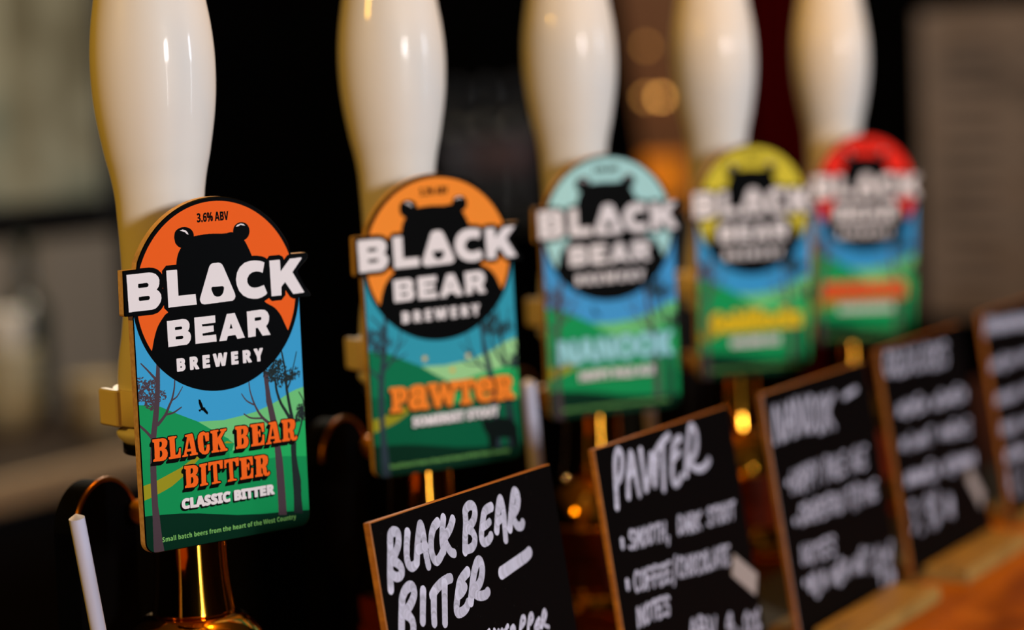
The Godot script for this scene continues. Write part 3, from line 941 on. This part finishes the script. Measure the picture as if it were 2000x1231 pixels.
# ---------------------------------------------------------------- the chalkboards
const BOARD_X := [-0.0342, 0.1690, 0.3760, 0.5620, 0.7690]
const BOARD_TOP := [0.1436, 0.1436, 0.1436, 0.1480, 0.1500]
const BOARD_W := [0.1575, 0.1600, 0.1630, 0.1600, 0.1600]
const BOARD_LABEL := [
	"black chalkboard lettered BLACK BEAR BITTER, nearest the camera on the bar",
	"black chalkboard lettered PAWTER, second from the left on the bar",
	"black chalkboard lettered NANOOK, in the middle of the row on the bar",
	"blurred chalkboard, second from the right, with a pale sticker and a percentage at its foot",
	"blurred small chalkboard cut off by the right edge of the photo"]

func chalkboard(k: int) -> void:
	var lean := deg_to_rad(8.0)
	var base_h := 0.0095
	var h: float = (BOARD_TOP[k] - 0.004) / cos(lean)
	var w: float = BOARD_W[k]
	var z_foot: float = 0.095 + (BOARD_TOP[k] - 0.004) * tan(lean)
	var t := thing("chalkboard", BOARD_LABEL[k], "chalkboard", Vector3(BOARD_X[k], 0.0, 0.095), "chalkboards standing on the bar")
	var tilt := Transform3D(Basis(Vector3.RIGHT, -lean), Vector3(0, 0.004, z_foot - 0.095))
	var st := mb()
	box(st, Vector3(w * 0.5, h * 0.5, -0.0017), Vector3(w, h, 0.0034), 0.0003, tilt)
	obj("wood_panel", st, M.board_wood, t)
	var G := board_print(k, w * 1000.0, h * 1000.0)
	st = mb()
	var po := PackedVector2Array([Vector2(0.0004, 0.0004), Vector2(w - 0.0004, 0.0004), Vector2(w - 0.0004, h - 0.0004), Vector2(0.0004, h - 0.0004)])
	slab(st, po, 0.0, 0.0003, 0.0, Vector2.ZERO, Rect2(0, 0, w, h))
	var m := mat(Color.WHITE, 0.6, 0.0, 0.15)
	m.albedo_texture = ImageTexture.create_from_image(G.im)
	m.texture_repeat = false
	var f := obj("chalk_face", st, m, t)
	f.transform = tilt
	st = mb()
	slab(st, po, -0.0037, -0.0034, 0.0)
	obj("back_face", st, M.black_plastic, t).transform = tilt
	# the slotted foot: two strips with the panel between them
	st = mb()
	var fw := w - 0.031
	box(st, Vector3(0.0135 + fw * 0.5, base_h * 0.5, 0.0362), Vector3(fw, base_h, 0.0298), 0.0008)
	box(st, Vector3(0.0135 + fw * 0.5, base_h * 0.5, 0.0048), Vector3(fw, base_h, 0.0200), 0.0008)
	box(st, Vector3(0.0135 + fw * 0.5, 0.0015, 0.0180), Vector3(fw, 0.003, 0.0100))
	obj("foot", st, M.pale_wood, t)
	if k == 1 or k == 3:
		var c: Vector2 = [Vector2.ZERO, Vector2(145.6, 90.0), Vector2.ZERO, Vector2(138.5, 110.0)][k]
		st = mb()
		var q := Basis(Vector3.BACK, deg_to_rad(-32.0 if k == 1 else -48.0))
		box(st, Vector3.ZERO, Vector3(0.030, 0.0125, 0.0006), 0.0002, tilt * Transform3D(q, Vector3(c.x * 0.001, h - c.y * 0.001, 0.0007)))
		obj("sticker", st, M.sticker, t).set_meta("label", "pale tilted sticker")

const STROKES := {
	"A": "0,0 5,10 10,0|2,4 8,4", "B": "0,0 0,10 7,9 6,6 0,5 9,4 8,0 0,0", "C": "9,9 4,10 0,5 4,0 9,1", "D": "0,0 0,10 8,8 9,3 0,0", "E": "9,10 0,9 0,0 9,1|0,5 7,5",
	"F": "0,0 0,10 9,10|0,5 7,5", "G": "9,9 3,10 0,4 5,0 9,3 6,4", "H": "0,0 0,10|9,0 9,10|0,5 9,5", "I": "4,0 4,10", "K": "0,0 0,10|9,10 1,5 9,0", "L": "0,10 0,0 9,1",
	"M": "0,0 1,10 5,3 9,10 10,0", "N": "0,0 0,10 9,0 9,10", "O": "5,10 0,6 3,0 9,3 8,9 5,10", "P": "0,-1 0,10 8,9 8,5 0,4", "R": "0,0 0,10 8,9 7,5 0,5 9,0", "S": "9,9 3,10 1,7 8,4 7,0 0,1",
	"T": "0,9 10,10|5,10 5,0", "U": "0,10 1,1 7,1 9,10", "V": "0,10 5,0 10,10", "W": "0,10 3,0 5,7 8,0 10,10", "Y": "0,10 5,5|10,10 4,-1", "/": "8,12 2,-3", ",": "3,1 2,-3", "-": "0,4 10,7",
	"%": "9,11 1,-1|2,9 4,8 1,7 2,9|7,3 9,2 6,0 7,3", "0": "5,10 1,7 2,1 7,1 8,7 5,10", "3": "1,9 7,9 4,5 8,3 1,0", "4": "6,0 6,10 0,4 9,4", "9": "8,6 2,6 3,10 8,9 7,0", ".": "3,0 4,1", "~": "0,2 2,8 4,2 6,8 8,1 9,7"}

# one written line: a = left foot, b = right foot, top = upper left corner, all in millimetres from the upper left corner of the board
func write(G: Dictionary, text: String, a: Vector2, b: Vector2, top: Vector2, w: float, c: Color, g: FastNoiseLite) -> void:
	var n := text.length()
	var step := (b - a) / n
	var up := top - a
	var i := 0
	for ch in text:
		var wob := g.get_noise_2d(i * 53.0 + a.y, a.x * 9.0) * 0.16
		for s in STROKES.get(ch, "").split("|", false):
			var p := PackedVector2Array()
			for q in s.split(" "):
				var xy: PackedFloat64Array = q.split_floats(",")
				var o: Vector2 = a + step * (i + xy[0] * 0.076) + up * (xy[1] * 0.1 + wob)
				p.append(Vector2(o.x, -o.y))
			pen(G, p, w, w * 0.9, c, g)
		i += 1

func board_print(k: int, w: float, h: float) -> Dictionary:
	var G := canvas(0, -h, w, 0, [6.0, 5.0, 4.0, 3.0, 2.5][k], Color(0.016, 0.013, 0.013))
	var g := FastNoiseLite.new()
	g.seed = 40 + k
	g.frequency = 0.05
	var ink := Color(0.76, 0.77, 0.85)
	# specks of chalk dust
	var rng := RandomNumberGenerator.new()
	rng.seed = 900 + k
	for i in 420:
		var v := rng.randf_range(0.10, 0.26)
		disc(G, Vector2(rng.randf() * w, -rng.randf() * h), rng.randf_range(0.06, 0.2), Color(v, v * 0.95, v * 0.95))
	var hand := []
	var pens := []
	if k == 0:
		hand = HAND1
		for i in hand.size():
			pens.append(4.6 if i < 13 else (4.9 if i < 22 else 2.3))
		pens[9] = 3.8
		pens[11] = 3.6
		pens[21] = 6.0
	elif k == 1:
		hand = HAND2
		for i in hand.size():
			pens.append(4.4)
	for i in hand.size():
		var p := pts(hand[i], 1.0)
		for j in p.size():
			p[j].y = -p[j].y
		pen(G, p, pens[i], pens[i] * 0.92, ink, g)
	var lines := []
	if k == 0:
		lines = [["~", 83, 68, 93, 69, 86, 62, 2.1], ["-", 12, 88, 15, 88, 12, 85, 3], ["A~~ER ~~PS", 20, 92, 120, 97, 23, 82, 2.1], ["3.6%", 20, 122, 60, 124, 22, 108, 2.4]]
	elif k == 1:
		lines = [["SMOOTH, DARK STOUT", 19.3, 52.6, 147, 59, 22, 44.5, 2.0], ["COFFEE/CHOCOLATE", 17.7, 73.3, 132, 80.3, 20.1, 64.5, 2.0], ["NOTES", 16, 89.6, 53, 91.7, 18.2, 81, 2.1], ["ABV 4.0%", 70, 109, 158, 122, 72, 99, 2.3]]
		for p in [[13, 48.5], [11.5, 68.5]]:
			pen(G, PackedVector2Array([Vector2(p[0], -p[1] + 1.4), Vector2(p[0] - 0.3, -p[1] - 1.4)]), 3.6, 3.4, ink, g)
	elif k == 2:
		lines = [["NANOOK", 8.3, 27.1, 101.3, 32.9, 15.1, 8.0, 3.3], ["-", 120, 20, 146, 21, 121, 11, 3.8], ["HOPPY PALE ALE", 20, 58.6, 140, 61.3, 24, 47, 2.1], ["GRAPEFRUIT/PINE", 24.5, 77.9, 149, 82.7, 27, 68, 2.1], ["NOTES", 18.8, 99.6, 70, 103, 21.4, 90, 2.1], ["~L~ ~E~ ~OT", 22, 118.9, 119.6, 121.8, 26, 106, 2.1], ["4%", 124, 134, 158, 136, 128, 113, 3.0]]
		for p in [[16, 52.5], [18, 75], [18, 110]]:
			disc(G, Vector2(p[0], -p[1]), 2.2, ink)
	elif k == 3:
		lines = [["GOLDILOCKS", 6, 18, 125, 24, 11, 4, 2.8], ["~O~E~ ~O~~E~", 17, 46, 150, 51.9, 20.6, 36, 2.1], ["~I~~T ~~R~S", 13, 68, 148, 74, 17, 58, 2.1], ["~~~~E~ ~O~~~~", 12, 89.8, 148, 96.5, 15, 79, 2.1], ["3.9% ~", 10, 118, 90, 122, 14, 99, 2.9]]
	else:
		lines = [["A~~~~~~~~", 3, 15, 120, 22, 8, 3, 2.8], ["~~O~~ ~~~~", 4, 42, 120, 46, 8, 32, 2.1], ["~~~~ ~~O~", 4, 66, 120, 70, 8, 56, 2.1], ["~~~ ~~~~", 5, 88, 110, 93, 8, 77, 2.1], ["~O~~~ ~~", 5, 107, 90, 110, 8, 97, 2.1], ["4.2% ~", 2, 130, 70, 134, 6, 112, 2.8]]
	for l in lines:
		write(G, l[0], Vector2(l[1], l[2]), Vector2(l[3], l[4]), Vector2(l[5], l[6]), l[7], ink, g)
	return G

# ---------------------------------------------------------------- what stands behind the bar
func backdrop() -> void:
	var st := mb()
	# framed picture on the back wall, upper left
	var t := thing("framed_picture", "large blurred pale picture in a black frame on the back wall, upper left", "picture", Vector3(2.66, 0.10, -2.395))
	for s in [-1.0, 1.0]:
		box(st, Vector3(s * 0.29, 0.42, 0.015), Vector3(0.05, 0.84, 0.03), 0.004)
		box(st, Vector3(0, 0.42 + s * 0.395, 0.015), Vector3(0.53, 0.05, 0.03), 0.004)
	obj("picture_frame", st, M.dark_trim, t)
	st = mb()
	box(st, Vector3(0, 0.42, 0.006), Vector3(0.54, 0.75, 0.01))
	obj("print", st, triplanar(mat(Color.WHITE, 0.6), noise_tex(0.006, [Color(0.38, 0.36, 0.28), Color(0.55, 0.54, 0.46), Color(0.43, 0.45, 0.39), Color(0.52, 0.44, 0.40)], 21, 256, 256), Vector3(1.2, 1.2, 1.2)), t)
	# pale tiled splashback below the picture
	st = mb()
	box(st, Vector3(2.62, -0.10, -2.385), Vector3(0.66, 0.35, 0.02), 0.003)
	var sp := obj("splashback", st, mat(Color(0.46, 0.43, 0.39), 0.6))
	tag(sp, "plain grey-brown splashback panel on the back wall below the framed picture", "panel")
	# the back counter with crockery
	t = thing("back_counter", "dark back counter with a beige front edge, blurred at the left behind the bar", "counter", Vector3(1.45, -1.06, -1.98))
	st = mb()
	box(st, Vector3(0, 0.435, 0), Vector3(1.7, 0.82, 0.7))
	obj("cabinet", st, M.dark_trim, t)
	st = mb()
	box(st, Vector3(0, 0.8575, 0.0), Vector3(1.7, 0.035, 0.74))
	obj("worktop", st, mat(Color(0.16, 0.11, 0.08), 0.5), t)
	st = mb()
	box(st, Vector3(0, 0.8525, 0.378), Vector3(1.7, 0.045, 0.016), 0.004)
	obj("edge_strip", st, mat(Color(0.72, 0.64, 0.53), 0.5), t)
	# stacked bowls and folded cloths on the counter
	var cx := [[2.20, -1.84, 0.050, 2, Color(0.80, 0.76, 0.66)], [2.10, -1.76, 0.046, 3, Color(0.70, 0.64, 0.50)], [2.09, -1.93, 0.050, 5, Color(0.74, 0.71, 0.60)]]
	var bl := ["low stack of cream bowls on the back counter, nearest the front pump handle", "short stack of tan bowls at the front of the back counter", "tallest stack of pale yellow bowls at the rear of the back counter"]
	for i in 3:
		var b := thing("bowl_stack", bl[i], "bowls", Vector3(cx[i][0], -0.185, cx[i][1]))
		for j in cx[i][3]:
			st = mb()
			var r: float = cx[i][2] * 1000.0
			var y: float = j * 22.0
			lathe(st, [prof([r * 0.45, y + 8, r * 0.9, y + 24, r, y + 42]), prof([r, y + 42, r * 1.04, y + 43, r * 1.02, y + 40]), prof([r * 1.02, y + 40, r * 0.9, y + 20, r * 0.5, y]), prof([r * 0.5, y, 0, y])], Vector3.ZERO, 28)
			lathe(st, [prof([0, y + 8, r * 0.45, y + 8])], Vector3.ZERO, 28)
			obj("bowl", st, mat(cx[i][4], 0.35), b)
	t = thing("dark_green_bottle", "dark green bottle standing among the bowls on the back counter", "bottle", Vector3(2.25, -0.185, -2.02))
	st = mb()
	lathe(st, [smooth_prof([0.01, 300, 13, 300, 14, 285, 13, 240, 20, 205, 36, 180, 38, 160, 38, 10], 4), prof([38, 10, 36, 0]), prof([36, 0, 0, 0])], Vector3.ZERO, 32)
	obj("glass_body", st, mat(Color(0.05, 0.10, 0.06), 0.2), t)
	t = thing("white_cup", "white cup standing on top of the tallest bowl stack", "cup", Vector3(2.09, -0.055, -1.93))
	st = mb()
	lathe(st, [prof([28, 6, 33, 58]), prof([33, 58, 36, 60, 37, 58]), prof([37, 58, 32, 4, 28, 0]), prof([28, 0, 0, 0])], Vector3.ZERO, 28)
	lathe(st, [prof([0, 6, 28, 6])], Vector3.ZERO, 28)
	obj("cup_body", st, mat(Color(0.90, 0.89, 0.86), 0.3), t)
	# unseen lamp added to brighten the picture and the back counter
	lamp("added_counter_lamp", "added unseen lamp brightening the back counter", Vector3(2.0, 1.25, -1.55), Color(1.0, 0.94, 0.84), 1.5)
	# warm lamp at the near end of the bar, behind the pumps
	lamp("amber_lamp", "amber filament lamp hanging over the near end of the bar", Vector3(-1.0, 0.80, -0.50), Color(1.0, 0.76, 0.24), 0.6)
	lamp("added_pendant_lamp", "added unseen warm lamp over the middle of the bar", Vector3(0.46, 1.55, 0.13), Color(1.0, 0.72, 0.20), 1.5)  # unseen, added to warm and brighten the bar top

	# the far end of the bar
	t = thing("till_screen", "black till screen on a pole, right of the middle pump handle", "screen", Vector3(2.60, -1.06, -1.10))
	st = mb()
	slab(st, PackedVector2Array([Vector2(-0.095, 1.16), Vector2(0.062, 1.16), Vector2(0.011, 1.60), Vector2(-0.095, 1.60)]), -0.015, 0.015, 0.003)
	obj("screen_back", st, M.matt_black, t).rotation.y = -PI * 0.5
	st = mb()
	lathe(st, [prof([14, 1160, 14, 20]), prof([14, 20, 110, 14]), prof([110, 14, 110, 0]), prof([110, 0, 0, 0])], Vector3(0.0, 0, -0.02), 24)
	obj("stand", st, M.matt_black, t)
	# brown wooden wall panel
	st = mb()
	box(st, Vector3(3.485, 0.35, -1.43), Vector3(0.03, 0.95, 0.25), 0.003)
	tag(obj("wall_panel", st, mat(Color(0.37, 0.22, 0.10), 0.6)), "warm brown wooden wall panel with small lights, right of the till screen", "panel")
	var spots := [[0.300, -1.413, 8.5], [0.301, -1.445, 3.0], [0.401, -1.441, 1.8]]
	var sl := ["brightest small round fairy light on the brown wall panel", "faint fairy light just left of the brightest one", "faint fairy light higher up on the brown wall panel"]
	for i in 3:
		var b := thing("fairy_light", sl[i], "light", Vector3(3.46, spots[i][0], spots[i][1]))
		st = mb()
		lathe(st, [prof([0, 6, 4, 4.4, 6, 0, 4, -4.4, 0, -6])], Vector3.ZERO, 16)
		obj("bulb", st, glow(Color(1.0, 0.72, 0.36), spots[i][2]), b)
		st = mb()
		tube(st, [Vector3(0.0, 0.006, 0), Vector3(0.004, 0.012, 0), Vector3(0.008, 0.02, 0)], 0.0015, 8)
		obj("wire", st, M.dark_trim, b)
	st = mb()
	box(st, Vector3(3.30, 0.035, -1.31), Vector3(0.16, 0.15, 0.10), 0.004)
	tag(obj("speaker_box", st, M.black_plastic), "black box under the orange carton, beside the yellow clip", "box")
	st = mb()
	box(st, Vector3(3.28, 0.151, -1.33), Vector3(0.08, 0.08, 0.075), 0.003)  # plain carton, given a glow of its own so it looks lit
	tag(obj("carton", st, glow(Color(0.82, 0.46, 0.05), 0.34)), "small orange carton with an added glow on top of the black box", "lamp")
	st = mb()
	box(st, Vector3(3.30, -0.55, -1.34), Vector3(0.24, 1.02, 0.18), 0.004)
	tag(obj("shelf_unit", st, M.dark_trim), "dark shelf unit carrying the black box and orange carton", "shelf")
	# red curtain in soft folds
	t = thing("red_curtain", "dark red curtain hanging between the two farthest pump handles", "curtain", Vector3(3.42, -1.0, -1.135))
	st = mb()
	var prev := Vector3.ZERO
	for i in 41:
		var z := -0.075 + 0.15 * i / 40.0
		var p := Vector3(0.012 * sin(i * 0.9), 0, z)
		if i > 0:
			var n := Vector3(-1, 0, -(p.x - prev.x) / (p.z - prev.z) * -1.0)
			quad(st, prev, p, p + Vector3.UP * 2.6, prev + Vector3.UP * 2.6, n)
			quad(st, prev + Vector3(0.006, 0, 0), p + Vector3(0.006, 0, 0), p + Vector3(0.006, 2.6, 0), prev + Vector3(0.006, 2.6, 0), -n)
		prev = p
	obj("cloth", st, mat(Color(0.24, 0.008, 0.012), 0.95, 0.0, 0.05), t)
	st = mb()
	tube(st, [Vector3(0, 2.61, -0.10), Vector3(0, 2.61, 0), Vector3(0, 2.61, 0.10)], 0.012, 12)
	obj("rail", st, M.dark_trim, t)
	# notice board
	t = thing("notice_board", "blurred grey-brown notice board on the end wall, upper right corner", "notice board", Vector3(3.49, -0.13, -0.625))
	st = mb()
	box(st, Vector3(-0.010, 0.285, 0), Vector3(0.02, 0.57, 0.52), 0.003)
	obj("sheet", st, triplanar(mat(Color.WHITE, 0.6), noise_tex(0.012, [Color(0.30, 0.25, 0.22), Color(0.44, 0.38, 0.34), Color(0.38, 0.31, 0.26)], 31, 256, 256), Vector3(1.0, 2.0, 1.0)), t)
	st = mb()
	for r in 12:
		for i in 3:
			box(st, Vector3(-0.0203, 0.07 + r * 0.04, -0.16 + i * 0.15), Vector3(0.0006, 0.010, 0.10))
	obj("lettering", st, mat(Color(0.20, 0.16, 0.15), 0.7), t).set_meta("kind", "stuff")
	# dark bottles on a shelf behind the handles
	st = mb()
	box(st, Vector3(3.39, 0.065, -1.76), Vector3(0.22, 0.02, 0.42), 0.003)
	tag(obj("bottle_shelf", st, M.dark_trim), "dark shelf carrying bottles between the second and third handles", "shelf")
	var bz := [[-1.685, 0.0], [-1.75, 0.0], [-1.82, 0.0]]
	var lab := ["dark bottle with a painted mauve highlight, nearest the middle handle", "dark bottle with a painted mauve highlight, left of its twin", "dark bottle with a painted grey highlight beside the second handle"]
	for i in 3:
		var b := thing("spirit_bottle", lab[i], "bottle", Vector3(3.36, 0.075, bz[i][0]), "dark bottles on the shelf")
		st = mb()
		lathe(st, [smooth_prof([0.01, 270, 9, 270, 10, 250, 9.5, 215, 20, 195, 27, 175, 28, 160, 28, 5], 4), prof([28, 5, 26, 0]), prof([26, 0, 0, 0])], Vector3.ZERO, 28)
		obj("glass_body", st, mat(Color(0.015, 0.012, 0.012), 0.25), b)
		st = mb()
		lathe(st, [prof([28.5, 150, 28.5, 95])], Vector3.ZERO, 28)  # coloured band imitating the highlights on the dark glass
		obj("painted_glint", st, mat(Color(0.24, 0.17, 0.19) if i < 2 else Color(0.20, 0.20, 0.24), 0.7), b)

func lamp(called: String, label: String, at: Vector3, c: Color, e: float) -> void:
	var t := thing(called, label, "lamp", at)
	var st := mb()
	lathe(st, [prof([0, 30, 14, 26, 26, 12, 30, 0, 26, -12, 14, -26, 0, -30])], Vector3.ZERO, 24)
	obj("bulb", st, glow(c, 6.0), t)
	st = mb()
	tube(st, [Vector3(0, 0.03, 0), Vector3(0, 0.2, 0), Vector3(0, 1.75 - at.y, 0)], 0.004, 10)
	obj("flex", st, M.dark_trim, t)
	var l := OmniLight3D.new()
	l.name = called + "_glow"
	l.light_color = c
	l.light_energy = e
	l.omni_range = 12.0
	l.omni_attenuation = 2.0
	l.light_size = 0.03
	l.shadow_enabled = true
	t.add_child(l)
